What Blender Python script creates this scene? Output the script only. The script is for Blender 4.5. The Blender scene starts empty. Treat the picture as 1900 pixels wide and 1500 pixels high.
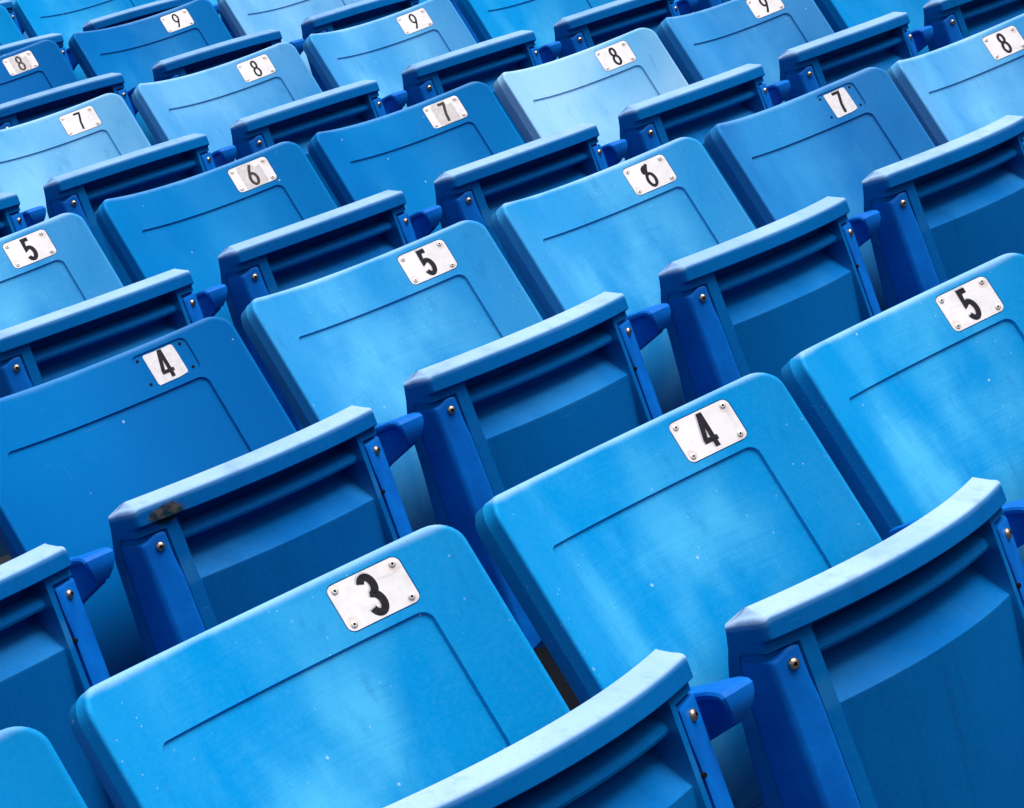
import bpy, bmesh, math, random
from mathutils import Matrix, Vector
from mathutils.geometry import delaunay_2d_cdt
random.seed(7)
SC = bpy.context.scene

# ------------------------------------------------------------------ camera
cam_d = bpy.data.cameras.new('camera')
cam = bpy.data.objects.new('camera', cam_d)
SC.collection.objects.link(cam)
cam_d.sensor_width = 36.0
cam_d.lens = 36.0 * 4949.49 / 1900.0
cam_d.clip_start = 0.05
cam_d.clip_end = 500
RR = [[0.67962392, -0.68362292, -0.26602825],
      [-0.30589421, 0.06550839, -0.94980913],
      [0.66673838, 0.7268895, -0.16459522]]
M = Matrix(((RR[0][0], -RR[1][0], -RR[2][0]),
            (RR[0][1], -RR[1][1], -RR[2][1]),
            (RR[0][2], -RR[1][2], -RR[2][2]))).to_4x4()
M.translation = Vector((-2.50913979, -1.98769886, 0.6058415))
cam.matrix_world = M
SC.camera = cam

# ------------------------------------------------------------------ light: bright overcast
SUN_DIR = Vector((0.24, -0.31, 0.92)).normalized()        # towards the sun
elev = math.asin(SUN_DIR.z)
azim = math.atan2(SUN_DIR.x, SUN_DIR.y)
w = bpy.data.worlds.new('World')
SC.world = w
w.use_nodes = True
nt = w.node_tree
for n in list(nt.nodes): nt.nodes.remove(n)
out = nt.nodes.new('ShaderNodeOutputWorld')
bg = nt.nodes.new('ShaderNodeBackground')
sky = nt.nodes.new('ShaderNodeTexSky')
sky.sky_type = 'NISHITA'
sky.sun_disc = False
sky.sun_elevation = elev
sky.sun_rotation = azim
sky.dust_density = 3.0
hs = nt.nodes.new('ShaderNodeHueSaturation')
hs.inputs['Saturation'].default_value = 0.22
nt.links.new(sky.outputs[0], hs.inputs['Color'])
nt.links.new(hs.outputs[0], bg.inputs[0])
bg.inputs[1].default_value = 0.052
nt.links.new(bg.outputs[0], out.inputs[0])
sun_d = bpy.data.lights.new('sun', 'SUN')
sun_d.energy = 1.5
sun_d.angle = math.radians(45)
sun_d.color = (1.0, 0.95, 0.9)
sun = bpy.data.objects.new('sun', sun_d)
SC.collection.objects.link(sun)
sun.rotation_euler = (-SUN_DIR).to_track_quat('-Z', 'Y').to_euler()
SC.view_settings.view_transform = 'Standard'
SC.view_settings.look = 'None'
SC.view_settings.gamma = 1
SC.view_settings.use_curve_mapping = False
SC.view_settings.exposure = 1.45

# ------------------------------------------------------------------ materials
def new_mat(name):
    m = bpy.data.materials.new(name)
    m.use_nodes = True
    t = m.node_tree
    for n in list(t.nodes): t.nodes.remove(n)
    o = t.nodes.new('ShaderNodeOutputMaterial')
    b = t.nodes.new('ShaderNodeBsdfPrincipled')
    t.links.new(b.outputs[0], o.inputs[0])
    return m, t, b

class N:
    """small node helper"""
    def __init__(self, t): self.t = t
    def n(self, typ, **kw):
        x = self.t.nodes.new('ShaderNode' + typ)
        for k, v in kw.items(): setattr(x, k, v)
        return x
    def set(self, sock, v):
        if hasattr(v, 'is_output'): self.t.links.new(v, sock)
        else: sock.default_value = v
    def math(self, op, a, b=0.0, c=0.0, clamp=False):
        x = self.n('Math', operation=op, use_clamp=clamp)
        for s, v in zip(x.inputs, (a, b, c)): self.set(s, v)
        return x.outputs[0]
    def mix(self, f, a, b):
        x = self.n('Mix', data_type='RGBA')
        self.set(x.inputs['Factor'], f)
        self.set(x.inputs[6], a); self.set(x.inputs[7], b)
        return x.outputs[2]
    def ramp(self, v, lo, hi, a=0.0, b=1.0):
        x = self.n('MapRange', interpolation_type='SMOOTHSTEP')
        self.set(x.inputs[0], v)
        for i, q in zip((1, 2, 3, 4), (lo, hi, a, b)): self.set(x.inputs[i], q)
        return x.outputs[0]
    def noise(self, vec, scale, detail=3.0, rough=0.5, dist=0.0):
        x = self.n('TexNoise')
        self.set(x.inputs['Vector'], vec)
        x.inputs['Scale'].default_value = scale
        x.inputs['Detail'].default_value = detail
        x.inputs['Roughness'].default_value = rough
        x.inputs['Distortion'].default_value = dist
        return x.outputs[0]
    def mapping(self, vec, scale=(1, 1, 1), loc=None, rot=(0, 0, 0)):
        x = self.n('Mapping')
        self.set(x.inputs[0], vec)
        x.inputs['Scale'].default_value = scale
        x.inputs['Rotation'].default_value = rot
        if loc is not None: self.set(x.inputs['Location'], loc)
        return x.outputs[0]

DEEP = (0.001, 0.125, 0.41, 1)
MIDB = (0.0008, 0.262, 0.64, 1)
PALE = (0.006, 0.385, 0.72, 1)
CHALK = (0.085, 0.50, 0.82, 1)

def plastic(name, kind):
    """weathered blue moulded plastic. object colour: r = fade, g = chalky wear, and lip whitening on seats"""
    m, t, b = new_mat(name)
    k = N(t)
    oi = k.n('ObjectInfo')
    sep = k.n('SeparateColor'); t.links.new(oi.outputs['Color'], sep.inputs[0])
    fade, wear, film = sep.outputs[0], sep.outputs[1], sep.outputs[2]
    tc = k.n('TexCoord')
    obj = tc.outputs['Object']
    rnd = k.math('MULTIPLY', oi.outputs['Random'], 37.0)
    comb = k.n('CombineXYZ')
    t.links.new(rnd, comb.inputs[0]); t.links.new(rnd, comb.inputs[2])
    big = k.noise(k.mapping(obj, (1, 1, 1), comb.outputs[0]), 3.2, 2.0, 0.45)
    mid = k.noise(k.mapping(obj, (1.0, 1.0, .42), comb.outputs[0]), 8.0, 3.0, 0.5, 0.0)
    brush = k.noise(k.mapping(obj, (6, 30, 420), comb.outputs[0]), 1.0, 2.0, 0.6)
    grain = k.noise(obj, 900, 2.0, 0.7)
    f1 = k.math('ADD', fade, k.math('MULTIPLY', k.math('SUBTRACT', big, 0.5), 0.5), clamp=True)
    c = k.mix(k.ramp(f1, 0.0, 0.5), DEEP, MIDB)
    c = k.mix(k.ramp(f1, 0.5, 1.05), c, PALE)
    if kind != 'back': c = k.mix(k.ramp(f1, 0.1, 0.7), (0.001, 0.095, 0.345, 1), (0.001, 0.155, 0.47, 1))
    sx = k.n('SeparateXYZ'); t.links.new(obj, sx.inputs[0])
    if kind == 'back':
        # the part that sitters rub: chalky patches with a fine brushed grain
        zone = k.math('MULTIPLY', k.ramp(k.math('ABSOLUTE', sx.outputs[0]), 0.09, 0.185, 1, 0.16),
                      k.ramp(sx.outputs[2], -0.005, -0.075, 0.55, 1.0))
        p = k.math('ADD', mid, k.math('MULTIPLY', k.math('SUBTRACT', brush, 0.5), 0.11))
        p = k.ramp(p, 0.36, 0.72)
        chalk = k.math('MULTIPLY', k.math('MULTIPLY', p, zone), wear, clamp=True)
        c = k.mix(chalk, c, CHALK)
        z2 = k.math('SUBTRACT', sx.outputs[2], k.math('MULTIPLY', k.math('MULTIPLY', sx.outputs[0], sx.outputs[0]), .291))
        rim = k.ramp(k.math('ADD', z2, k.math('MULTIPLY', k.math('SUBTRACT', mid, .5), .012)), 0.0505, 0.0585)  # pale rim: sky reflection on the rounded top edge, painted as colour
        c = k.mix(k.math('MULTIPLY', rim, k.math('ADD', k.math('MULTIPLY', wear, .6), .15)), c, (0.33, 0.58, 0.92, 1))
        fm = k.math('MULTIPLY', film, k.ramp(k.math('ADD', k.math('MULTIPLY', big, .6), k.math('MULTIPLY', mid, .4)), .30, .62, .35, 1.0), clamp=True)
        c = k.mix(fm, c, (0.40, 0.655, 0.90, 1))
        # hairline scratches and faint run marks
        scr = k.noise(k.mapping(obj, (260, 40, 9), comb.outputs[0], (0, 0.6, 0)), 1.0, 1.0, .5)
        scr2 = k.noise(k.mapping(obj, (8, 40, 240), comb.outputs[0], (0, -0.25, 0)), 1.0, 1.0, .5)
        sm = k.math('MULTIPLY', k.math('ADD', k.ramp(scr, .715, .76), k.ramp(scr2, .70, .75)), k.ramp(mid, .42, .62), clamp=True)
        c = k.mix(k.math('MULTIPLY', k.math('MULTIPLY', sm, k.ramp(big, .48, .66)), .03), c, (0.42, 0.66, 0.92, 1))
        run = k.noise(k.mapping(obj, (55, 40, 3.0), comb.outputs[0]), 1.0, 3.0, .6)
        c = k.mix(k.math('MULTIPLY', k.ramp(run, .56, .78), .22), c, (0.001, 0.10, 0.33, 1))
        # pale nicks and specks
        v = k.n('TexVoronoi'); v.inputs['Scale'].default_value = 38
        t.links.new(k.mapping(obj, (1, 1, 1), comb.outputs[0]), v.inputs['Vector'])
        vs = k.n('SeparateColor'); t.links.new(v.outputs['Color'], vs.inputs[0])
        speck = k.math('MULTIPLY', k.ramp(k.math('ADD', v.outputs['Distance'], k.math('MULTIPLY', vs.outputs[1], .06)), 0.10, 0.06), k.ramp(vs.outputs[0], 0.76, 0.78))
        v2 = k.n('TexVoronoi'); v2.inputs['Scale'].default_value = 120
        t.links.new(k.mapping(obj, (1, 1, 1), comb.outputs[0]), v2.inputs['Vector'])
        vs2 = k.n('SeparateColor'); t.links.new(v2.outputs['Color'], vs2.inputs[0])
        sp2 = k.math('MULTIPLY', k.math('MULTIPLY', k.ramp(v2.outputs['Distance'], 0.16, 0.09), k.ramp(vs2.outputs[0], 0.80, 0.82)), k.ramp(mid, .40, .60))
        c = k.mix(k.math('MULTIPLY', k.math('MULTIPLY', sp2, wear), .5), c, (0.42, 0.70, 0.92, 1))
        c = k.mix(k.math('MULTIPLY', speck, 0.55), c, (0.5, 0.72, 0.92, 1))
        rgh = k.math('ADD', k.math('MULTIPLY', chalk, 0.2), 0.36)
    else:
        # upper edge of the tipped-up seat: bleaching plus sky sheen painted in
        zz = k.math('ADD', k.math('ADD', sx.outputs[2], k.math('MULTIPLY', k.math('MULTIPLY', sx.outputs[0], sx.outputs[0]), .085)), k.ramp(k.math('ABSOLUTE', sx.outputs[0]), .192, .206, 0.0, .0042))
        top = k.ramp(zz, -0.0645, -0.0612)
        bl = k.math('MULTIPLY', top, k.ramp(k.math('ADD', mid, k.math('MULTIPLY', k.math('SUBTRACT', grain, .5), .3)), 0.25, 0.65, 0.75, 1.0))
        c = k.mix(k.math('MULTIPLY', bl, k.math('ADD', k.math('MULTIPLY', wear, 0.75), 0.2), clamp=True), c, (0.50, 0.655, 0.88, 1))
        run = k.noise(k.mapping(obj, (48, 30, 4.0), comb.outputs[0]), 1.0, 4.0, .6)
        c = k.mix(k.math('MULTIPLY', k.ramp(run, .52, .78), .30), c, (0.003, 0.06, 0.20, 1))
        scr = k.noise(k.mapping(obj, (14, 60, 230), comb.outputs[0], (0, .35, 0)), 1.0, 1.0, .5)
        c = k.mix(k.math('MULTIPLY', k.math('MULTIPLY', k.ramp(scr, .72, .78), k.ramp(mid, .5, .7)), .14), c, (0.12, 0.34, 0.66, 1))
        led = k.math('MULTIPLY', k.ramp(sx.outputs[2], -.176, -.168), k.ramp(sx.outputs[2], -.135, -.150))
        led = k.math('MULTIPLY', led, k.ramp(mid, .35, .7))
        c = k.mix(k.math('MULTIPLY', led, .30), c, (0.04, 0.26, 0.58, 1))
        # paler front crest of the lip, a highlight put into the colour
        crest = k.ramp(k.math('ADD', zz, k.math('MULTIPLY', k.math('SUBTRACT', mid, .5), .006)), -0.0685, -0.0640)
        c = k.mix(k.math('MULTIPLY', crest, .30), c, (0.16, 0.42, 0.76, 1))
        dirt = k.ramp(k.noise(k.mapping(obj, (1, 1, .5), comb.outputs[0]), 14, 5, 0.6), 0.50, 0.80)
        c = k.mix(k.math('MULTIPLY', dirt, 0.28), c, (0.002, 0.075, 0.25, 1))
        rgh = k.math('ADD', k.math('MULTIPLY', top, 0.12), 0.46)
    mot = k.noise(obj, 190, 4.0, 0.8)
    mw = k.math('ADD', k.math('MULTIPLY', wear, .8), .2) if kind == 'back' else 1.0
    c = k.mix(k.math('MULTIPLY', k.math('MULTIPLY', k.ramp(mot, 0.46, 0.72), 0.12), mw), c, (0.10, 0.40, 0.78, 1) if kind == 'back' else (0.03, 0.20, 0.55, 1))
    c = k.mix(k.math('MULTIPLY', k.ramp(mot, 0.50, 0.30), 0.14), c, (0.0, 0.13, 0.42, 1) if kind == 'back' else (0.0, 0.05, 0.2, 1))
    c = k.mix(k.math('MULTIPLY', k.ramp(grain, 0.35, 0.75), 0.14), c, (0.0, 0.10, 0.36, 1))
    if kind == 'stain':
        d = k.n('VectorMath', operation='DISTANCE')
        t.links.new(k.mapping(obj, (1, 0.6, 1.6)), d.inputs[0])
        d.inputs[1].default_value = (-0.163, -0.325 * .6, -0.0815 * 1.6)
        dd = k.math('ADD', d.outputs['Value'], k.math('MULTIPLY', k.math('SUBTRACT', k.noise(obj, 60, 5, .65), .5), 0.030))
        mk = k.ramp(dd, 0.026, 0.016)
        fz = k.noise(obj, 75, 4, .65)
        c = k.mix(k.math('MULTIPLY', mk, 0.93), c, k.mix(k.ramp(fz, .4, .65), (0.006, 0.022, 0.026, 1), (0.09, 0.07, 0.045, 1)))
        rgh = k.math('ADD', rgh, k.math('MULTIPLY', mk, 0.4))
    t.links.new(c, b.inputs['Base Color'])
    t.links.new(rgh, b.inputs['Roughness'])
    b.inputs['IOR'].default_value = 1.5
    b.inputs['Specular IOR Level'].default_value = 0.025 if kind == 'back' else 0.015
    bp = k.n('Bump'); bp.inputs['Strength'].default_value = 0.10; bp.inputs['Distance'].default_value = 0.0006
    hgt = k.math('ADD', k.math('MULTIPLY', brush, 0.6), grain)
    t.links.new(hgt, bp.inputs['Height']); t.links.new(bp.outputs[0], b.inputs['Normal'])
    return m

M_BACK = plastic('blue_back_plastic', 'back')
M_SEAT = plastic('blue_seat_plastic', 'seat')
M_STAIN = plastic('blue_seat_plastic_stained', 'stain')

def painted():
    m, t, b = new_mat('blue_painted_iron')
    k = N(t); tc = k.n('TexCoord'); oi = k.n('ObjectInfo')
    o = tc.outputs['Object']
    n1 = k.noise(o, 22, 4, .6)
    c = k.mix(k.ramp(n1, .35, .75), (0.0012, 0.110, 0.49, 1), (0.0015, 0.155, 0.62, 1))
    chip = k.ramp(k.noise(o, 120, 3, .7), .74, .78)
    c = k.mix(k.math('MULTIPLY', chip, .7), c, (0.01, 0.03, 0.09, 1))
    t.links.new(c, b.inputs['Base Color'])
    b.inputs['Roughness'].default_value = 0.42
    b.inputs['Specular IOR Level'].default_value = 0.08
    bp = k.n('Bump'); bp.inputs['Strength'].default_value = 0.25; bp.inputs['Distance'].default_value = 0.0008
    t.links.new(k.noise(o, 260, 3, .6), bp.inputs['Height']); t.links.new(bp.outputs[0], b.inputs['Normal'])
    return m
M_IRON = painted()

def simple(name, col, rough, metal=0.0, var=None, scale=60, bump=0.0):
    m, t, b = new_mat(name)
    if 'ink' in name or 'hole' in name: b.inputs['Specular IOR Level'].default_value = 0.15
    k = N(t); tc = k.n('TexCoord')
    if var:
        t.links.new(k.mix(k.ramp(k.noise(tc.outputs['Object'], scale, 4, .6), .35, .7), col, var), b.inputs['Base Color'])
    else: b.inputs['Base Color'].default_value = col
    b.inputs['Roughness'].default_value = rough
    b.inputs['Metallic'].default_value = metal
    if bump:
        bp = k.n('Bump'); bp.inputs['Strength'].default_value = bump; bp.inputs['Distance'].default_value = .004
        t.links.new(k.noise(tc.outputs['Object'], scale * 3, 5, .65), bp.inputs['Height']); t.links.new(bp.outputs[0], b.inputs['Normal'])
    return m
def plate_material():
    m, t, b = new_mat('white_plate')
    k = N(t); tc = k.n('TexCoord'); oi = k.n('ObjectInfo')
    comb = k.n('CombineXYZ'); r = k.math('MULTIPLY', oi.outputs['Random'], 31.0)
    t.links.new(r, comb.inputs[0]); t.links.new(r, comb.inputs[2])
    o = k.mapping(tc.outputs['Object'], (1, 1, 1), comb.outputs[0])
    c = k.mix(k.ramp(k.noise(o, 45, 4, .6), .38, .75), (0.84, 0.82, 0.83, 1), (0.74, 0.71, 0.72, 1))
    st = k.noise(k.mapping(o, (150, 60, 12)), 1.0, 4.0, .65)
    c = k.mix(k.math('MULTIPLY', k.ramp(st, .56, .76), .35), c, (0.50, 0.47, 0.47, 1))
    sc = k.noise(k.mapping(o, (30, 60, 520), None, (0, .5, 0)), 1.0, 1.0, .5)
    c = k.mix(k.math('MULTIPLY', k.ramp(sc, .68, .74), .35), c, (0.52, 0.50, 0.52, 1))
    # rusty tint round the four rivets
    sp = k.n('SeparateXYZ'); t.links.new(tc.outputs['Object'], sp.inputs[0])
    ux = k.math('SUBTRACT', k.math('ABSOLUTE', k.math('SUBTRACT', sp.outputs[0], PX)), .0314)
    uz = k.math('SUBTRACT', k.math('ABSOLUTE', k.math('SUBTRACT', sp.outputs[2], PZ)), .0172)
    dd = k.math('SQRT', k.math('ADD', k.math('MULTIPLY', ux, ux), k.math('MULTIPLY', uz, uz)))
    rs = k.math('MULTIPLY', k.ramp(k.math('ADD', dd, k.math('MULTIPLY', k.noise(o, 300, 3, .6), .004)), .0095, .0055), .45)
    c = k.mix(rs, c, (0.62, 0.44, 0.36, 1))
    t.links.new(c, b.inputs['Base Color'])
    b.inputs['Roughness'].default_value = 0.45
    return m
PX, PS = 0.1322, 0.0363            # number plate centre on the backrest
PZ = PS * math.cos(math.radians(23.7)) - .009 + .291 * PX * PX
M_PLATE = plate_material()
M_GHOST = simple('ghost_print', (0.44, 0.42, 0.47, 1), 0.6, 0, (0.60, 0.58, 0.62, 1), 260)
M_STICK = simple('grey_sticker', (0.66, 0.63, 0.63, 1), 0.6, 0, (0.54, 0.50, 0.50, 1), 120)
M_WSTICK = simple('white_sticker', (0.76, 0.74, 0.77, 1), 0.6, 0, (0.66, 0.63, 0.66, 1), 160)
M_INK = simple('black_ink', (0.008, 0.007, 0.013, 1), 0.6, 0, (0.022, 0.019, 0.03, 1), 300)
M_INKB = simple('faded_brown_ink', (0.045, 0.03, 0.026, 1), 0.6, 0, (0.09, 0.065, 0.06, 1), 300)
M_RIVET = simple('rivet_aluminium', (0.72, 0.68, 0.66, 1), 0.38, .75)
M_HOLE = simple('dark_hole', (0.006, 0.006, 0.012, 1), 1.0)
M_SCREW = simple('bronzed_screw', (0.56, 0.45, 0.34, 1), 0.3, 1.0, (0.42, 0.30, 0.2, 1), 400)
M_CONC = simple('concrete', (0.038, 0.046, 0.062, 1), 0.9, 0, (0.020, 0.026, 0.038, 1), 6, .5)
M_FAR = simple('unseen_stands_blue', (0.035, 0.07, 0.14, 1), 0.9, 0, (0.02, 0.05, 0.12, 1), .2)
M_LEAF = simple('dry_leaf', (0.20, 0.13, 0.06, 1), 0.8, 0, (0.30, 0.24, 0.14, 1), 90)

# ------------------------------------------------------------------ mesh helpers
def finish(me, mats, sharp=35):
    for m in mats: me.materials.append(m)
    me.shade_smooth()
    me.set_sharp_from_angle(angle=math.radians(sharp))
    me.update()
    return me

def mesh_from(name, verts, faces, mats, sharp=35, mi=None, fixn=True):
    me = bpy.data.meshes.new(name)
    me.from_pydata([tuple(v) for v in verts], [], faces)
    if mi:
        for p, i in zip(me.polygons, mi): p.material_index = i
    if fixn:
        bm = bmesh.new(); bm.from_mesh(me)
        bmesh.ops.remove_doubles(bm, verts=bm.verts, dist=1e-6)
        bmesh.ops.recalc_face_normals(bm, faces=bm.faces)
        bm.to_mesh(me); bm.free()
    return finish(me, mats, sharp)

def rrect(x0, x1, y0, y1, r, n=6):
    pts = []
    for cx, cy, a0 in ((x1 - r, y1 - r, 0), (x0 + r, y1 - r, 90), (x0 + r, y0 + r, 180), (x1 - r, y0 + r, 270)):
        for i in range(n + 1):
            a = math.radians(a0 + 90 * i / n)
            pts.append((cx + r * math.cos(a), cy + r * math.sin(a)))
    return pts

def densify(pts, step, ):
    o = []
    for i, p in enumerate(pts):
        q = pts[(i + 1) % len(pts)]
        L = math.hypot(q[0] - p[0], q[1] - p[1])
        k = max(1, int(math.ceil(L / step)))
        for j in range(k): o.append((p[0] + (q[0] - p[0]) * j / k, p[1] + (q[1] - p[1]) * j / k))
    return o

def inside(p, poly):
    c = False; j = len(poly) - 1
    for i in range(len(poly)):
        a, b = poly[i], poly[j]
        if (a[1] > p[1]) != (b[1] > p[1]) and p[0] < (b[0] - a[0]) * (p[1] - a[1]) / (b[1] - a[1]) + a[0]: c = not c
        j = i
    return c

def near(p, poly, d):
    for i in range(len(poly)):
        a, b = poly[i], poly[(i + 1) % len(poly)]
        ux, uy = b[0] - a[0], b[1] - a[1]
        L = ux * ux + uy * uy
        t = 0 if L == 0 else max(0, min(1, ((p[0] - a[0]) * ux + (p[1] - a[1]) * uy) / L))
        if (p[0] - a[0] - t * ux) ** 2 + (p[1] - a[1] - t * uy) ** 2 < d * d: return True
    return False

def cdt_sheet(outer, loops, depth_at, grid):
    """outer: boundary loop; loops: [(loop, depth)] nested step curves; returns verts (x, s, d), tris, outer index list"""
    V, Ed, D = [], [], []
    def add(loop, d):
        b = len(V)
        for i, p in enumerate(loop):
            V.append(Vector(p)); D.append(d); Ed.append((b + i, b + (i + 1) % len(loop)))
    add(outer, 0.0)
    for lp, d in loops: add(lp, d)
    xs = [p[0] for p in outer]; ys = [p[1] for p in outer]
    y = min(ys) + grid / 2
    while y < max(ys):
        x = min(xs) + grid / 2
        while x < max(xs):
            p = (x, y)
            if inside(p, outer) and not near(p, outer, grid * .4) and not any(near(p, l, .004) for l, _ in loops):
                V.append(Vector(p)); D.append(depth_at(p))
            x += grid
        y += grid
    v2, e2, f2, ov, oe, of = delaunay_2d_cdt(V, Ed, [], 0, 1e-7)
    res = []; imap = {}
    for i, (p, o) in enumerate(zip(v2, ov)):
        d = D[o[0]] if o else depth_at((p.x, p.y))
        for q in o: imap[q] = i
        res.append((p.x, p.y, d))
    return res, [list(f) for f in f2], [imap[i] for i in range(len(outer))]

# ------------------------------------------------------------------ the backrest
TA = math.radians(23.7); SA, CA = math.sin(TA), math.cos(TA)
def warp(x, s, d=0.0):
    lum = 2.4 * max(0.0, -s - 0.145) ** 2
    return Vector((x, 0.0355 + s * SA - 1.166 * x * x + d * CA + lum, s * CA - 0.009 + 0.291 * x * x - d * SA))

def backrest_mesh():
    HW, TOP, BOT = 0.2363, 0.0756, -0.50
    RC, RE = 0.029, 0.0065
    def outl(off): return densify(rrect(-HW + off, HW - off, BOT + off, TOP - off, RC - off, 8), 0.024)
    ref = rrect(-HW, HW, BOT, TOP, RC, 8)
    # all outline loops share one parameterisation
    def loop(off):
        base = densify(ref, 0.0125)
        o = []
        for (x, y) in base:
            cx = min(max(x, -HW + RC), HW - RC); cy = min(max(y, BOT + RC), TOP - RC)
            L = math.hypot(x - cx, y - cy)
            k = (L - off) / L if L > 1e-9 else 1
            o.append((cx + (x - cx) * k, cy + (y - cy) * k))
        return o
    i0 = densify(rrect(-0.1722, 0.1722, -0.43, 0.0004, 0.0125, 6), 0.02)
    i1 = densify(rrect(-0.1708, 0.1708, -0.4286, -0.0010, 0.0112, 6), 0.02)
    hp, vp = 0.0402, 0.0268
    p0 = densify(rrect(PX - hp, PX + hp, PS - vp, PS + vp, 0.0095, 6), 0.02)
    p1 = densify(rrect(PX - hp + .0006, PX + hp - .0006, PS - vp + .0006, PS + vp - .0006, 0.009, 6), 0.02)
    IND, PKD = 0.0034, 0.0022
    def depth(p):
        if inside(p, i1): return IND
        if inside(p, p1): return PKD
        return 0.0
    sheet, tris, oi = cdt_sheet(loop(RE), [(loop(RE + .0015), 0), (loop(RE + .0040), 0), (i0, 0), (i1, IND), (p0, 0), (p1, PKD)], depth, 0.0125)
    verts = [warp(*v) for v in sheet]
    faces = tris
    prev = oi
    rings = []
    for a in (22.5, 45, 67.5, 90):
        r = math.radians(a)
        rings.append((RE * (1 - math.sin(r)), RE * (1 - math.cos(r))))
    rings += [(0.0, 0.0225), (-0.0003, 0.0232), (-0.0003, 0.0240), (0.0, 0.0248), (0.0015, 0.042), (0.006, 0.047)]
    for off, d in rings:
        b = len(verts)
        verts += [warp(x, s, d) for x, s in loop(off)]
        n = len(oi)
        for i in range(n):
            j = (i + 1) % n
            faces.append([prev[i], prev[j], b + j, b + i])
        prev = list(range(b, b + n))
    # rear cap: same triangulation style, coarse
    cap, ct, ci = cdt_sheet(loop(0.006), [], lambda p: 0.0, 0.05)
    b = len(verts)
    verts += [warp(x, s, 0.047) for x, s, _ in cap]
    faces += [[b + i for i in f] for f in ct]
    me = mesh_from('backrest', verts, faces, [M_BACK], 38)
    return me

def sheet_patch(name, loop, d0, d1, mat, grid=0.02):
    """thin sheet lying on the backrest: top at d0, skirt down to d1"""
    sh, tr, oi = cdt_sheet(loop, [], lambda p: 0.0, grid)
    verts = [warp(x, s, d0) for x, s, _ in sh]
    faces = list(tr)
    b = len(verts)
    verts += [warp(sh[i][0], sh[i][1], d1) for i in oi]
    n = len(oi)
    for i in range(n):
        j = (i + 1) % n
        faces.append([oi[i], oi[j], b + j, b + i])
    return mesh_from(name, verts, faces, [mat], 30)

def plate_mesh():
    return sheet_patch('number_plate', densify(rrect(PX - .0388, PX + .0388, PS - .0254, PS + .0254, .0075, 6), .01), -0.0002, 0.0021, M_PLATE, .01)

# digits: stroke paths in a box 1 wide, 2 high (y up)
def arc(cx, cy, rx, ry, a0, a1, n=18):
    return [(cx + rx * math.cos(math.radians(a0 + (a1 - a0) * i / n)), cy + ry * math.sin(math.radians(a0 + (a1 - a0) * i / n))) for i in range(n + 1)]
DIG = {
    3: [arc(.48, 1.48, .42, .46, 155, -75) + arc(.48, .53, .46, .49, 78, -160)],
    4: [[(.66, 0), (.66, 1.98), (.54, 1.98), (.0, .62), (.0, .50), (1.04, .50)]],
    5: [[(.90, 1.93), (.22, 1.93), (.12, 1.02)] + arc(.48, .62, .46, .56, 128, -155)],
    6: [[(.80, 1.98), (.50, 1.60)] + arc(.50, .58, .46, .56, 150, 510, 30)],
    7: [[(.04, 1.93), (.95, 1.93), (.90, 1.72), (.52, .85), (.40, 0)]],
    8: [arc(.5, 1.50, .38, .44, 270, 630, 26), arc(.5, .54, .46, .52, 90, 450, 28)],
    9: [[(.20, .02), (.50, .40)] + arc(.50, 1.42, .46, .56, -30, 330, 30)],
    2: [arc(.48, 1.45, .44, .50, 165, -40) + [(.08, .08), (.98, .08)]],
    1: [[(.15, 1.55), (.5, 1.95), (.5, 0)]],
    0: [arc(.5, 1.0, .46, .95, 90, 450, 32)],
}
def ribbon(path, wd, closed):
    n = len(path); L, R = [], []
    for i, p in enumerate(path):
        def dirn(a, b):
            d = Vector((b[0] - a[0], b[1] - a[1])); return d.normalized() if d.length > 1e-9 else None
        a = dirn(path[i - 1], p) if i > 0 else (dirn(path[-2], p) if closed else None)
        b = dirn(p, path[i + 1]) if i < n - 1 else (dirn(p, path[1]) if closed else None)
        a = a or b; b = b or a
        na, nb = Vector((-a.y, a.x)), Vector((-b.y, b.x))
        m = (na + nb); m = m.normalized() if m.length > 1e-6 else na
        k = min(1.6, 1 / max(.3, m.dot(na)))
        L.append(Vector(p) + m * wd * .5 * k); R.append(Vector(p) - m * wd * .5 * k)
    return L, R

def digit_mesh(num, weight, h=0.0405, asp=0.70, dz=-0.00045, sh=(0, 0)):
    """flat printed figure following the plate"""
    verts, faces = [], []
    ds = str(num)
    unit = h / 2
    adv = 1.32
    tot = (len(ds) - 1) * adv + 1
    lay = 0
    for q, ch in enumerate(ds):
        for path in DIG[int(ch)]:
            pts = [Vector(((x + q * adv - tot / 2) * unit * asp * (.78 if len(ds) > 1 else 1), (y - 1) * unit)) for x, y in path]
            closed = (pts[0] - pts[-1]).length < 1e-5
            L, R = ribbon([tuple(p) for p in pts], weight * h, closed)
            b = len(verts)
            dd = dz - .00004 * lay; lay += 1
            for l, r in zip(L, R):
                verts.append(warp(PX + sh[0] + l.x, PS + sh[1] + l.y, dd)); verts.append(warp(PX + sh[0] + r.x, PS + sh[1] + r.y, dd))
            for i in range(len(L) - 1): faces.append([b + 2 * i, b + 2 * i + 1, b + 2 * i + 3, b + 2 * i + 2])
    me = bpy.data.meshes.new('digit')
    me.from_pydata([tuple(v) for v in verts], [], faces)
    return me

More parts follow.
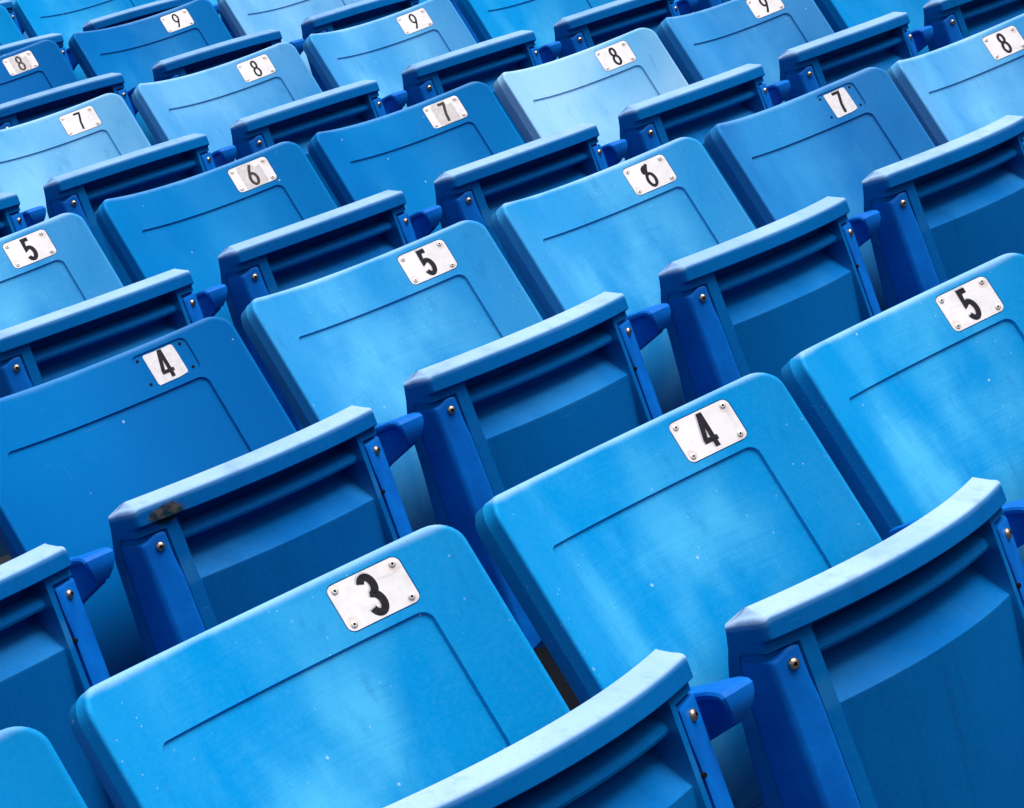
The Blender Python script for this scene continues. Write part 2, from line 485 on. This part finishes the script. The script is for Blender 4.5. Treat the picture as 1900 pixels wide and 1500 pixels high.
def lathe_on(name, centre, ax, prof, mats, seg=14, mis=None, recess=None):
    """prof: [(r, h)] from rim to middle along ax"""
    ax = ax.normalized()
    u = ax.orthogonal().normalized(); v = ax.cross(u)
    verts, faces, mi = [], [], []
    for r, h in prof:
        for i in range(seg):
            a = 2 * math.pi * i / seg
            verts.append(centre + ax * h + (u * math.cos(a) + v * math.sin(a)) * r)
    for k in range(len(prof) - 1):
        for i in range(seg):
            j = (i + 1) % seg
            faces.append([k * seg + i, k * seg + j, (k + 1) * seg + j, (k + 1) * seg + i]); mi.append(mis[k] if mis else 0)
    faces.append([(len(prof) - 1) * seg + i for i in range(seg)]); mi.append(mis[-1] if mis else 0)
    me = bpy.data.meshes.new(name)
    me.from_pydata([tuple(p) for p in verts], [], faces)
    for p, i in zip(me.polygons, mi): p.material_index = i
    return finish(me, mats, 40)

def wnormal(x, s):
    e = 1e-4
    dx = warp(x + e, s) - warp(x - e, s); dy = warp(x, s + e) - warp(x, s - e)
    n = dx.cross(dy).normalized()
    return n if n.y < 0 else -n

RIV = [(-.0314, .0188), (.0314, .0188), (.0314, -.0188), (-.0314, -.0188)]
def rivet_mesh(i):
    x, s = PX + RIV[i][0], PS + RIV[i][1]
    return lathe_on('rivet', warp(x, s, -.0002), wnormal(x, s),
                    [(.0038, 0), (.0035, .0008), (.0026, .0012), (.0014, .0011), (.0011, .0004)], [M_RIVET, M_HOLE], 14, [0, 0, 0, 1, 1])
def hole_mesh(i):
    x, s = PX + RIV[i][0], PS + RIV[i][1]
    return lathe_on('rivet_hole', warp(x, s, .0021), wnormal(x, s), [(.0024, 0), (.0022, .00025), (.0018, .0003)], [M_HOLE], 12)

# ------------------------------------------------------------------ the tipped-up seat
TB = math.radians(6.86)
ZT, Y0, BUL = -0.0594, -0.3465, 1.04
VH = 0.40
UF, F1, F2 = 0.1970, 0.0330, 0.0145      # flat half width, bevel facet, side wall
UMAX = UF + F1 + F2
def useg(u):
    a = abs(u); sg = 1 if u >= 0 else -1
    if a <= UF: return u, 0.0
    if a <= UF + F1:
        t = a - UF; q = t / F1; rr = t * t / .020 if t < .010 else t - .005
        return sg * (UF + .0045 * q + .0040 * min(1, t / .010) * (2 - min(1, t / .010))), .0320 * rr / (F1 - .005)
    q = (a - UF - F1) / F2; return sg * (UF + .0085 + .004 * q), .0320 + .0140 * q
def pan(u, v, d=0.0, back=False):
    x, dx = useg(u)
    a = abs(u)
    drop = 0.0045 * max(0.0, (a - 0.205) / (UMAX - 0.205)) ** 2 * (1 - ss(0, .03, v))
    wid = 1 - 0.02 * max(0, v - .04) / .36
    dx *= .64 + .36 * ss(.0, .07, v)
    return Vector((x * wid, Y0 + BUL * x * x - v * math.sin(TB) + dx + d + (dx / .046) * .10 * max(0, v - .03), ZT - v * math.cos(TB) - drop - .085 * x * x))
def ss(a, b, x):
    t = max(0.0, min(1.0, (x - a) / (b - a))); return t * t * (3 - 2 * t)
def rec_prof(v):
    pts = [(.000, .006), (.0255, .006), (.0285, .038), (.0400, .041), (.0455, .0170), (.0510, .0105), (.0560, .0095), (.0610, .0120), (.0665, .042), (.0710, .046), (.0750, .046), (.1110, .0050), (.1115, .0050), (.42, .052)]
    for (a, p), (b, q) in zip(pts, pts[1:]):
        if v <= b: return p + (q - p) * (v - a) / (b - a)
    return .052
SLOT_L, SLOT_R = (-0.2310, -0.1680), (0.1620, 0.2310)
SLOT_V = 0.0385
def seat_depth(u, v):
    a = abs(u)
    lipw = 1 - ss(.1965, .2240, a)
    lip = -0.0095
    # lip front and its rounded lower edge
    d = lip * lipw * (1 - ss(.0235, .0290, v))
    if v > .0255:
        w = 1 - ss(.1465, .1510, a)
        d = d * (1 - w) + w * (lip * lipw * (1 - ss(.0235, .0270, v)) + rec_prof(v))
    # iron arm slots
    for (s0, s1) in (SLOT_L, SLOT_R):
        if s0 - .0016 < u < s1 + .0016 and v > SLOT_V - .0016:
            q = min(ss(s0 - .0014, s0, u), 1 - ss(s1, s1 + .0014, u), ss(SLOT_V - .0014, SLOT_V, v))
            d += .0065 * q
    return d

def seat_mesh():
    us = set()
    n = 30
    for i in range(n + 1): us.add(round(-.1465 + .293 * i / n, 5))
    for a in (.1480, .1495, .1510, .155, .159, .172, .178, .184, .189, .1945, .1960, UF, .1985, .200, .202, .2045, .207, .210, .216, .2215, .2260, .2290, .2302, .2330, .2384, UMAX):
        us.add(a); us.add(-a)
    for s in (SLOT_L[0], SLOT_L[1], SLOT_R[0], SLOT_R[1]):
        us.add(s)
    for s in (SLOT_L[0] - .0014, SLOT_L[1] + .0014, SLOT_R[0] - .0014): us.add(s)
    us = sorted(us)
    vs = sorted(set([.0058, .008, .012, .017, .021, .0235, .0245, .0255, .0263, .0271, .0285, .031, .0345, .0371, .0385, .0400, .0432, .0465, .0498, .053, .0565, .060, .0635, .067, .0695, .072, .075, .078, .086, .094, .103, .111, .122, .136, .15, .17, .19, .215, .24, .27, .30, .34, .37, VH]))
    rows = []
    verts, faces = [], []
    def addrow(f):
        b = len(verts); verts.extend(f(u) for u in us); rows.append(b)
    BK = 0.021
    CR = 0.0058
    def inward(u):
        q = ss(UF - .006, UF + .008, abs(u))
        n = Vector((-(1 if u > 0 else -1) * .95 * q, 1 - .70 * q, 0))
        return n.normalized()
    def edge(u, v, e):
        p = pan(u, v, seat_depth(u, .006))
        return p + inward(u) * e
    def rear(u):
        x, dx = useg(u)
        a = abs(x); xb = x if a < .180 else (1 if x > 0 else -1) * (.180 + (a - .180) * .45)
        return Vector((xb, Y0 + BUL * xb * xb + BK, ZT + .0060 - .085 * xb * xb))
    for q in (1.0, .7, .35, .0):
        def top(u, q=q):
            return edge(u, 0, CR).lerp(rear(u), q)
        addrow(top)
    for a in (22, 45, 68):
        r = math.radians(a)
        addrow(lambda u, r=r: edge(u, CR * (1 - math.cos(r)), CR * (1 - math.sin(r))))
    for v in vs: addrow(lambda u, v=v: pan(u, v, seat_depth(u, v)))
    m = len(us)
    for a, b in zip(rows, rows[1:]):
        for i in range(m - 1): faces.append([a + i, a + i + 1, b + i + 1, b + i])
    # sitting side (faces the backrest)
    top0 = rows[0]; first = rows[0]; frows = rows[6:]
    bro = [top0]
    for v in (.01, .03, .06, .12, .2, .3, VH):
        b = len(verts)
        for u in us:
            x, dx = useg(u)
            bulge = 0.010 * math.sin(math.pi * min(1, v / VH)) * (1 - (u / UMAX) ** 2)
            verts.append(pan(u, v, max(BK - dx, 0) + (.004 + bulge + .38 * max(0, v - .02) * (1 - (u / UMAX) ** 6) if abs(u) < UMAX - .004 else 0)))  # rear wedge thickened to keep light out of the gap behind
        bro.append(b)
    for a, b in zip(bro, bro[1:]):
        for i in range(m - 1): faces.append([a + i + 1, a + i, b + i, b + i + 1])
    fl, bl = rows[-1], bro[-1]
    for i in range(m - 1): faces.append([fl + i, fl + i + 1, bl + i + 1, bl + i])
    # side seams
    for e in (0, m - 1):
        loop = [r + e for r in rows] + [b + e for b in reversed(bro[1:])]
        for i in range(len(loop)): pass
        A = [r + e for r in rows[3:]]; B = [b + e for b in bro]
        i = j = 0
        while i < len(A) - 1 or j < len(B) - 1:
            if j == len(B) - 1 or (i < len(A) - 1 and verts[A[i + 1]].z >= verts[B[j + 1]].z):
                faces.append([A[i], A[i + 1], B[j]]); i += 1
            else:
                faces.append([A[i], B[j + 1], B[j]]); j += 1
    return mesh_from('seat', verts, faces, [M_SEAT], 32)

def arm_mesh(side):
    """cast hinge arm let into the edge of the seat"""
    if side < 0:
        u0, u1 = -.2295, -.1700
        topc = lambda u: .0420 + (.0045 * ss(-.183, -.199, u)) - .0025 * ss(-.189, -.179, u) + .0018 * ss(-.1740, -.1700, u) - .0010 * ss(-.208, -.228, u)
    else:
        u0, u1 = .1638, .2295
        topc = lambda u: .0425 + .0022 * ss(.1675, .1638, u) - .0012 * ss(.17, .195, u)
    n = 20
    us = sorted(set([u0 + (u1 - u0) * i / n for i in range(n + 1)] + ([-UF, -UF - .002, -UF + .002] if side < 0 else [UF, UF - .002, UF + .002])))
    vv = [0, .0015, .004, .008, .014, .022, .03, .04, .055, .075, .10, .14, .18, .24, .30, .35]
    verts, faces = [], []
    def kink(v): return .0025 * ss(.072, .10, v)
    m = len(us)
    for k, q in enumerate(vv):
        for i, u in enumerate(us):
            v = topc(u) + q
            uu = u + (kink(v) if (abs(u) < .2) else 0)
            e = .0016 if k == 0 or i in (0, m - 1) else (.0004 if k == 1 else 0)
            ridge = -.0012 * (1 - min(1, abs(abs(u) - UF) / .006)) if v > .06 else 0
            verts.append(pan(uu, v, -.0016 + e - ridge * 0))
    R = len(vv)
    for k in range(R - 1):
        for i in range(m - 1):
            a = k * m + i; faces.append([a, a + 1, a + m + 1, a + m])
    per = [i for i in range(m)] + [k * m + m - 1 for k in range(1, R)] + [(R - 1) * m + i for i in range(m - 2, -1, -1)] + [k * m for k in range(R - 2, 0, -1)]
    b = len(verts)
    for p in per:
        verts.append(verts[p] + Vector((0, .0085, 0)))
    for i in range(len(per)):
        j = (i + 1) % len(per)
        faces.append([per[i], per[j], b + j, b + i])
    return mesh_from('hinge_arm', verts, faces, [M_IRON], 40)

def screw_mesh(side):
    u = -.1820 if side < 0 else .1820
    v = .0556
    c = pan(u, v, -.0016)
    dx = pan(u + .001, v) - pan(u - .001, v); dv = pan(u, v + .001) - pan(u, v - .001)
    ax = dx.cross(dv); ax = ax if ax.y < 0 else -ax
    return lathe_on('screw', c, ax, [(.0062, 0), (.0061, .0014), (.0052, .0030), (.0036, .0041), (.0021, .0045), (.0018, .0030)], [M_SCREW, M_HOLE], 16, [0, 0, 0, 0, 1, 1])

def nub_mesh():
    c = pan(.1640, .107, -.0012)
    return lathe_on('peg', c, Vector((-.25, -1, .05)), [(.0030, -.002), (.0030, .0016), (.0022, .0024)], [M_HOLE], 8)

# ------------------------------------------------------------------ armrest and standard
AX = 0.242
def armrest_mesh():
    # cap centre line (y, z, half width, thickness)
    cl = [(-.105, -.1300, .010, .008), (-.15, -.1190, .0115, .009), (-.20, -.1150, .0125, .009), (-.245, -.1120, .0140, .009), (-.268, -.1085, .0160, .009),
          (-.284, -.1058, .0190, .0085), (-.297, -.1045, .0220, .0085), (-.3065, -.1058, .0228, .0085), (-.3110, -.1100, .0228, .0085), (-.3120, -.1190, .0210, .008), (-.3095, -.1300, .0165, .007), (-.3020, -.1410, .0110, .006)]
    bm = bmesh.new()
    rings = []
    for i, (y, z, hw, th) in enumerate(cl):
        a = cl[max(0, i - 1)]; b = cl[min(len(cl) - 1, i + 1)]
        t = Vector((0, b[0] - a[0], b[1] - a[1])).normalized()
        nrm = Vector((0, t.z, -t.y))
        if i < 6 and nrm.z < 0: nrm = -nrm
        if rings and nrm.dot(pn) < 0: nrm = -nrm
        pn = nrm
        c = Vector((AX, y, z))
        ring = []
        for fx, fn in ((-1, -.35), (-1, -.8), (-.86, -1), (.86, -1), (1, -.8), (1, -.35), (.88, -.06), (.5, 0), (-.5, 0), (-.88, -.06)):
            ring.append(bm.verts.new(c + Vector((fx * hw, 0, 0)) + nrm * fn * th))
        rings.append(ring)
    for r, s in zip(rings, rings[1:]):
        for i in range(len(r)):
            j = (i + 1) % len(r)
            bm.faces.new((r[i], r[j], s[j], s[i]))
    bm.faces.new(rings[0]); bm.faces.new(list(reversed(rings[-1])))
    # tapering web below the cap
    prof = [(-.300, -.1120), (-.3010, -.1400), (-.2960, -.1450), (-.2400, -.1700), (-.1800, -.2050), (-.105, -.2350), (-.105, -.1350), (-.20, -.1200)]
    hw = .0065
    A = [bm.verts.new((AX - hw, y, z)) for y, z in prof]; B = [bm.verts.new((AX + hw, y, z)) for y, z in prof]
    bm.faces.new(A); bm.faces.new(list(reversed(B)))
    for i in range(len(prof)):
        j = (i + 1) % len(prof)
        bm.faces.new((A[i], B[i], B[j], A[j]))
    bmesh.ops.recalc_face_normals(bm, faces=bm.faces)
    me = bpy.data.meshes.new('armrest'); bm.to_mesh(me); bm.free()
    return finish(me, [M_IRON], 30)

FLOOR = -0.80
def standard_mesh():
    bm = bmesh.new()
    hw = .016
    prof = [(-.150, -.212), (-.05, -.219), (-.055, -.40), (-.10, -.62), (-.10, FLOOR + .015), (-.02, FLOOR + .012), (-.02, FLOOR), (-.24, FLOOR), (-.24, FLOOR + .012), (-.16, FLOOR + .018), (-.165, -.60), (-.20, -.46), (-.185, -.34)]
    A = [bm.verts.new((AX - hw, y, z)) for y, z in prof]; B = [bm.verts.new((AX + hw, y, z)) for y, z in prof]
    bm.faces.new(A); bm.faces.new(list(reversed(B)))
    for i in range(len(prof)):
        j = (i + 1) % len(prof); bm.faces.new((A[i], B[i], B[j], A[j]))
    bmesh.ops.recalc_face_normals(bm, faces=bm.faces)
    bmesh.ops.bevel(bm, geom=bm.edges[:], offset=.002, segments=1, affect='EDGES')
    me = bpy.data.meshes.new('standard'); bm.to_mesh(me); bm.free()
    return finish(me, [M_IRON], 40)

# ------------------------------------------------------------------ setting: concrete terrace
ROWS = [(0.0, 0.0, 0.0), (0.0151, 0.9753, 0.1502), (-0.0320, 1.9173, 0.2925), (-0.2112, 2.8691, 0.4558), (-0.1806, 3.8185, 0.6145)]
while len(ROWS) < 12:
    a = ROWS[-1]; ROWS.append((a[0] + .006, a[1] + .951, a[2] + .1545))
def terrace():
    pr = []
    y, z = -8.0, FLOOR - .15 * 7
    pts = [(-9.0, FLOOR - .15 * 8)]
    for r in range(-7, len(ROWS) + 6):
        if r < 0: yy, zz = r * .9753, r * .1502
        elif r < len(ROWS): yy, zz = ROWS[r][1], ROWS[r][2]
        else: yy, zz = ROWS[-1][1] + (r - len(ROWS) + 1) * .951, ROWS[-1][2] + (r - len(ROWS) + 1) * .1545
        pts.append((yy - .70, pts[-1][1])); pts.append((yy - .70, FLOOR + zz))
    pts.append((pts[-1][0] + .95, pts[-1][1]))
    verts, faces = [], []
    for x in (-14, 18):
        for y, z in pts: verts.append((x, y, z))
    n = len(pts)
    for i in range(n - 1): faces.append([i, i + 1, n + i + 1, n + i])
    me = mesh_from('terrace', verts, faces, [M_CONC], 30)
    o = bpy.data.objects.new('concrete_terrace', me)
    SC.collection.objects.link(o); o['kind'] = 'structure'
terrace()
def ground():
    me = mesh_from('ground', [(-150, -150, FLOOR - 1.3), (150, -150, FLOOR - 1.3), (150, 150, FLOOR - 1.3), (-150, 150, FLOOR - 1.3)], [[0, 1, 2, 3]], [M_CONC])
    o = bpy.data.objects.new('ground', me); SC.collection.objects.link(o); o['kind'] = 'structure'
ground()

def bowl():
    # unseen tiered ring of stands, added to block light from the low sky
    prof = [(58, -2.1), (58, 1.0), (84, 14.0), (84, 20.0), (104, 36.0), (104, 42.0), (110, 42.0), (110, -2.1)]
    verts, faces = [], []
    seg = 72
    for k in range(seg):
        a = 2 * math.pi * k / seg
        for rr, z in prof: verts.append((rr * math.cos(a) - 10, rr * math.sin(a) - 20, z))
    n = len(prof)
    for k in range(seg):
        for i in range(n - 1):
            a, b = k * n + i, ((k + 1) % seg) * n + i
            faces.append([a, b, b + 1, a + 1])
    me = mesh_from('bowl', verts, faces, [M_FAR], 30)
    o = bpy.data.objects.new('sky_blocking_bowl', me); SC.collection.objects.link(o); o['kind'] = 'structure'
bowl()

# ------------------------------------------------------------------ shared meshes
ME = dict(backrest=backrest_mesh(), seat=seat_mesh(), armL=arm_mesh(-1), armR=arm_mesh(1), scL=screw_mesh(-1), scR=screw_mesh(1),
          nub=nub_mesh(), armrest=armrest_mesh(), standard=standard_mesh(), plate=plate_mesh(),
          riv=[rivet_mesh(i) for i in range(4)], hole=[hole_mesh(i) for i in range(4)])
DM = {}
def smear_me():
    p = [(PX - .0085, PS + .0035), (PX - .0050, PS + .0040), (PX + .0010, PS + .0105), (PX + .0022, PS + .0165), (PX + .0004, PS + .0192), (PX - .0036, PS + .0188), (PX - .0080, PS + .0150), (PX - .0098, PS + .0090)]
    return sheet_patch('ink_smear', densify(p[::-1], .004), -.00036, -.0002, M_INK, .004)
def digit_me(num, wt, ink, dz, sh=(0, 0)):
    k = (num, wt, ink.name, dz, sh)
    if k not in DM:
        me = digit_mesh(num, wt, dz=dz, sh=sh); finish(me, [ink], 30); DM[k] = me
    return DM[k]
rag = random.Random(3)
def ragged(x0, x1, s0, s1, j):
    p = densify(rrect(x0, x1, s0, s1, .003, 2), .006)
    return [(x + rag.uniform(-j, j), y + rag.uniform(-j, j)) for x, y in p]
ME['gsticker'] = sheet_patch('sticker', ragged(PX - .022, PX + .022, PS - .0235, PS + .0235, .0007), -.00045, -.0002, M_STICK, .01)
def chipped(x0, x1, s0, s1, seed):
    r = random.Random(seed)
    p = [(x0 + .002, s0), (x1 - .012, s0 + .0006), (x1 - .009, s0 + .002), (x1 - .001, s0 + .0024), (x1, s0 + .006), (x1 - .0006, (s0 + s1) / 2 + .004), (x1 - .0022, (s0 + s1) / 2 + .006), (x1 - .0004, (s0 + s1) / 2 + .009), (x1 - .001, s1 - .002), (x1 - .004, s1), (x0 + .018, s1 - .0006), (x0 + .002, s1 - .0002), (x0, s1 - .003), (x0 + .0006, s0 + .003)]
    return densify(p, .01)
ME['wsticker'] = sheet_patch('number_sticker', chipped(PX - .0225, PX + .0225, PS - .0250, PS + .0235, 5), .0012, .0021, M_WSTICK, .01)

# per-seat fit of the photograph (0.1 mm): chair offset and extra offset of the tipped seat
DA = {(0, 3): (-167, -221, 84), (0, 4): (117, 85, -28), (0, 5): (24, 33, -45), (1, 4): (48, -10, 14), (1, 5): (55, 70, 10), (1, 6): (3, 16, 40), (1, 7): (-1, -21, 37), (1, 8): (5, 23, -45), (2, 5): (-1, 5, -9), (2, 6): (18, 15, -10), (2, 7): (-31, -9, -44), (2, 8): (-3, 16, -62), (2, 9): (-3, 19, -30), (3, 7): (-29, 24, -14), (3, 8): (-30, 2, -13), (3, 9): (1, -28, -20), (3, 10): (38, -36, 33), (4, 8): (-64, 44, 19), (4, 9): (8, -11, 1), (4, 10): (18, -15, -26)}
DB = {(0, 3): (100, 39, 108), (0, 4): (-3, 25, 30), (1, 3): (93, -89, -137), (1, 4): (-58, -98, -54), (1, 5): (-56, 55, 0), (1, 6): (21, 13, 22), (1, 7): (-30, 58, 101), (2, 5): (54, -82, 14), (2, 6): (-16, 19, 49), (2, 7): (8, -17, 13), (2, 8): (3, 0, 19), (2, 9): (-9, 33, 14), (2, 10): (-2, 2, 3), (3, 6): (154, -102, 3), (3, 7): (73, 40, -16), (3, 8): (-41, 25, -15), (3, 9): (-8, -2, -8), (3, 10): (8, -4, -23)}
# (fade, wear) of each back as it looks in the photograph
LOOK = {(0, 2): (.45, .4), (0, 3): (.50, .9), (0, 4): (.50, .95), (0, 5): (.48, .95), (0, 6): (.5, .8),
        (1, 3): (.4, .3), (1, 4): (.07, .0), (1, 5): (.50, .9), (1, 6): (.55, .95), (1, 7): (.17, .2), (1, 8): (.58, .9), (1, 9): (.5, .6),
        (2, 5): (.45, .8), (2, 6): (.24, .16), (2, 7): (.18, .1), (2, 8): (.85, 1.0), (2, 9): (.26, .3), (2, 10): (.3, .2),
        (3, 6): (.5, .5), (3, 7): (.72, .9), (3, 8): (.60, .9), (3, 9): (.58, .8), (3, 10): (.42, .5), (3, 11): (.4, .3),
        (4, 8): (.0, .0), (4, 9): (.13, .2), (4, 10): (.65, .8), (4, 11): (.4, .4), (5, 10): (.45, .5), (5, 11): (.6, .6)}
FILM = {(2, 8): .78, (3, 7): .42, (4, 10): .5, (3, 8): .30, (3, 9): .22, (1, 8): .28, (1, 6): .09, (1, 5): .08, (2, 5): .12, (2, 9): .12, (1, 7): .05}
PLATE = {(1, 4): 'bare', (1, 7): 'bare', (1, 6): 'overprint', (2, 6): 'sticker', (2, 7): 'sticker', (4, 8): 'sticker'}
LABEL = {}
NOFRAME = []
R3 = Matrix(RR)
CP = Vector((-2.50913979, -1.98769886, 0.6058415))
def px(p):
    y = R3 @ (p - CP)
    return 950 + 4949.49 * y.x / y.z, 750 + 4949.49 * y.y / y.z, y.z

def link(name, me, parent, loc=None):
    o = bpy.data.objects.new(name, me)
    SC.collection.objects.link(o)
    o.parent = parent
    if loc: o.location = loc
    return o

rj = random.Random(11)
def build_chair(r, c, dx, base):
    da = DA.get((r, c), None)
    if da is None: da = tuple(rj.uniform(-30, 30) for _ in range(3))
    root = bpy.data.objects.new('stadium_chair', None)
    SC.collection.objects.link(root)
    root.empty_display_size = .1
    off = Vector(da) * 1e-4
    root.location = base + off + Vector((0, 0, FLOOR))
    root['category'] = 'stadium seat'
    root['group'] = 'blue folding stadium seats in rows'
    up = Vector((0, 0, -FLOOR))
    fade, wear = LOOK.get((r, c), (rj.uniform(.2, .65), rj.uniform(.1, .8)))
    b = link('backrest', ME['backrest'], root, up); b.color = (fade, wear, FILM.get((r, c), rj.choice((0, 0, .05, .12)) if (r, c) not in LOOK else 0), 1)
    db = DB.get((r, c))
    db = Vector(db) * 1e-4 - off if db else Vector((0, rj.uniform(-.004, .004), rj.uniform(-.004, .004)))
    db = db + Vector((-.017, 0, 0))
    s = link('seat', ME['seat'], root, up + db); s.color = (.20 + .3 * fade, (1.0, .80, .66, .5, .4)[min(r, 4)] + rj.uniform(-.06, .06), 0, 1)  # lip whitening weakens row by row, imitating sky sheen
    if (r, c) == (1, 4):
        s.material_slots[0].link = 'OBJECT'; s.material_slots[0].material = M_STAIN
        s['label'] = 'tipped-up seat with a mossy brown stain on its upper left corner'
    for a, q in (('armL', 'scL'), ('armR', 'scR')):
        h = link('hinge_arm', ME[a], root, up + db)
        link('screw', ME[q], h)
        if a == 'armR': link('peg', ME['nub'], h)
    link('armrest', ME['armrest'], root, up)
    link('standard', ME['standard'], root, up)
    kind = PLATE.get((r, c), 'plate')
    far = r >= 2
    if kind == 'bare':
        p = link('number_sticker', ME['wsticker'], root, up)
        p['label'] = 'white sticker left where the number plate is missing'
        link('digit', digit_me(c, .125, M_INK, .0007), p)
        for i in range(4): link('rivet_hole', ME['hole'][i], p)
    else:
        p = link('number_plate', ME['plate'], root, up)
        wt = {3: .19, 4: .145, 5: .175}.get(c, .13 if r < 3 else .11)
        ink = M_INK
        dz = -.00045
        if kind == 'sticker':
            link('sticker', ME['gsticker'], p); dz = -.0008; ink = M_INKB
        if r < 2 and kind == 'plate': link('faded_print', digit_me(c, wt * 1.12, M_GHOST, -.00028, (-.0007, .0013) if c != 4 else (-.0013, .0005)), p)
        if kind == 'overprint': link('ink_smear', smear_me(), p)
        link('digit', digit_me(c, wt, ink, dz), p)
        for i in range(4): link('rivet', ME['riv'][i], p)
    return root

def in_view(base):
    pts = [base + warp(x, s) for x in (-.2386, 0, .2386) for s in (.0686, -.1)] + [base + pan(u, v) for u in (-.2, 0, .2) for v in (0, .15)]
    q = [px(p) for p in pts]
    return any(-60 < a < 1960 and -40 < b < 1560 for a, b, z in q if z > .3)

count = 0
CH = {}
for r, (dx, y, z) in enumerate(ROWS):
    for c in range(-2, 26):
        base = Vector((dx + (c - 5) * .52, y, z))
        if px(base)[2] < .5: continue
        if in_view(base):
            CH[(r, c)] = build_chair(r, c, dx, base); count += 1
SAY = {
 (0, 2): 'bright blue seat in the bottom left corner, only the corner of its back showing',
 (0, 3): 'bright blue seat plated three, largest back at the bottom of the picture',
 (0, 4): 'bright blue seat plated four in the foremost row, pale rubbed patches on its back',
 (0, 5): 'bright blue seat plated five at the right edge, streaked with pale rub marks',
 (1, 3): 'blue seat at the left edge behind the one plated three, its tipped seat cut off',
 (1, 4): 'deep blue seat numbered four by a bare sticker, mossy stain on its seat lip',
 (1, 5): 'sky blue seat plated five in the middle of the second row, scuffed pale',
 (1, 6): 'sky blue seat with a six on its plate, right of the scuffed middle five',
 (1, 7): 'deep blue seat with a chipped white sticker seven instead of a riveted plate',
 (1, 8): 'faded light blue seat plated eight at the right edge, beside the chipped seven',
 (2, 5): 'light blue seat plated five cut off by the left edge',
 (2, 6): 'medium blue seat whose six sits on a greyish patch of its plate',
 (2, 7): 'deep blue seat whose seven sits on a greyish patch of its plate',
 (2, 8): 'chalky near-white seat plated eight, the palest seat of all',
 (2, 9): 'medium blue seat plated nine, cut by the top edge right of the palest seat',
 (3, 7): 'chalky pale blue seat plated seven near the left edge',
 (3, 8): 'light blue seat plated eight, right of the chalky pale seven',
 (3, 9): 'light blue seat plated nine at the top, left of the palest seat',
 (4, 8): 'darkest blue seat at the left edge, its grey-patched plate reading eight',
 (0, 6): 'blue seat just past the right edge, next to the streaked five',
 (1, 9): 'blue seat just past the right edge, next to the faded eight',
 (2, 10): 'blue seat in the top right corner showing only its ribbed tipped seat',
 (3, 6): 'blue seat at the left edge below the chalky seven, only its tipped seat showing',
 (3, 10): 'medium blue seat cut by the top edge, left of the right-hand nine',
 (4, 7): 'blue seat just past the left edge, next to the darkest seat',
 (4, 10): 'pale blue seat cut by the top edge between the two left-hand nines',
 (5, 9): 'blue seat in the very top left corner, only its plate edge showing',
 (5, 10): 'light blue seat cut by the top edge, left of the dark blue nine',
 (4, 9): 'dark blue seat plated nine at the top left, beside the darkest seat',
}
for (r, c), o in CH.items():
    t = SAY.get((r, c))
    if not t:
        t = 'blue folding seat in the rows just past the top edge of the picture'
    o['label'] = t
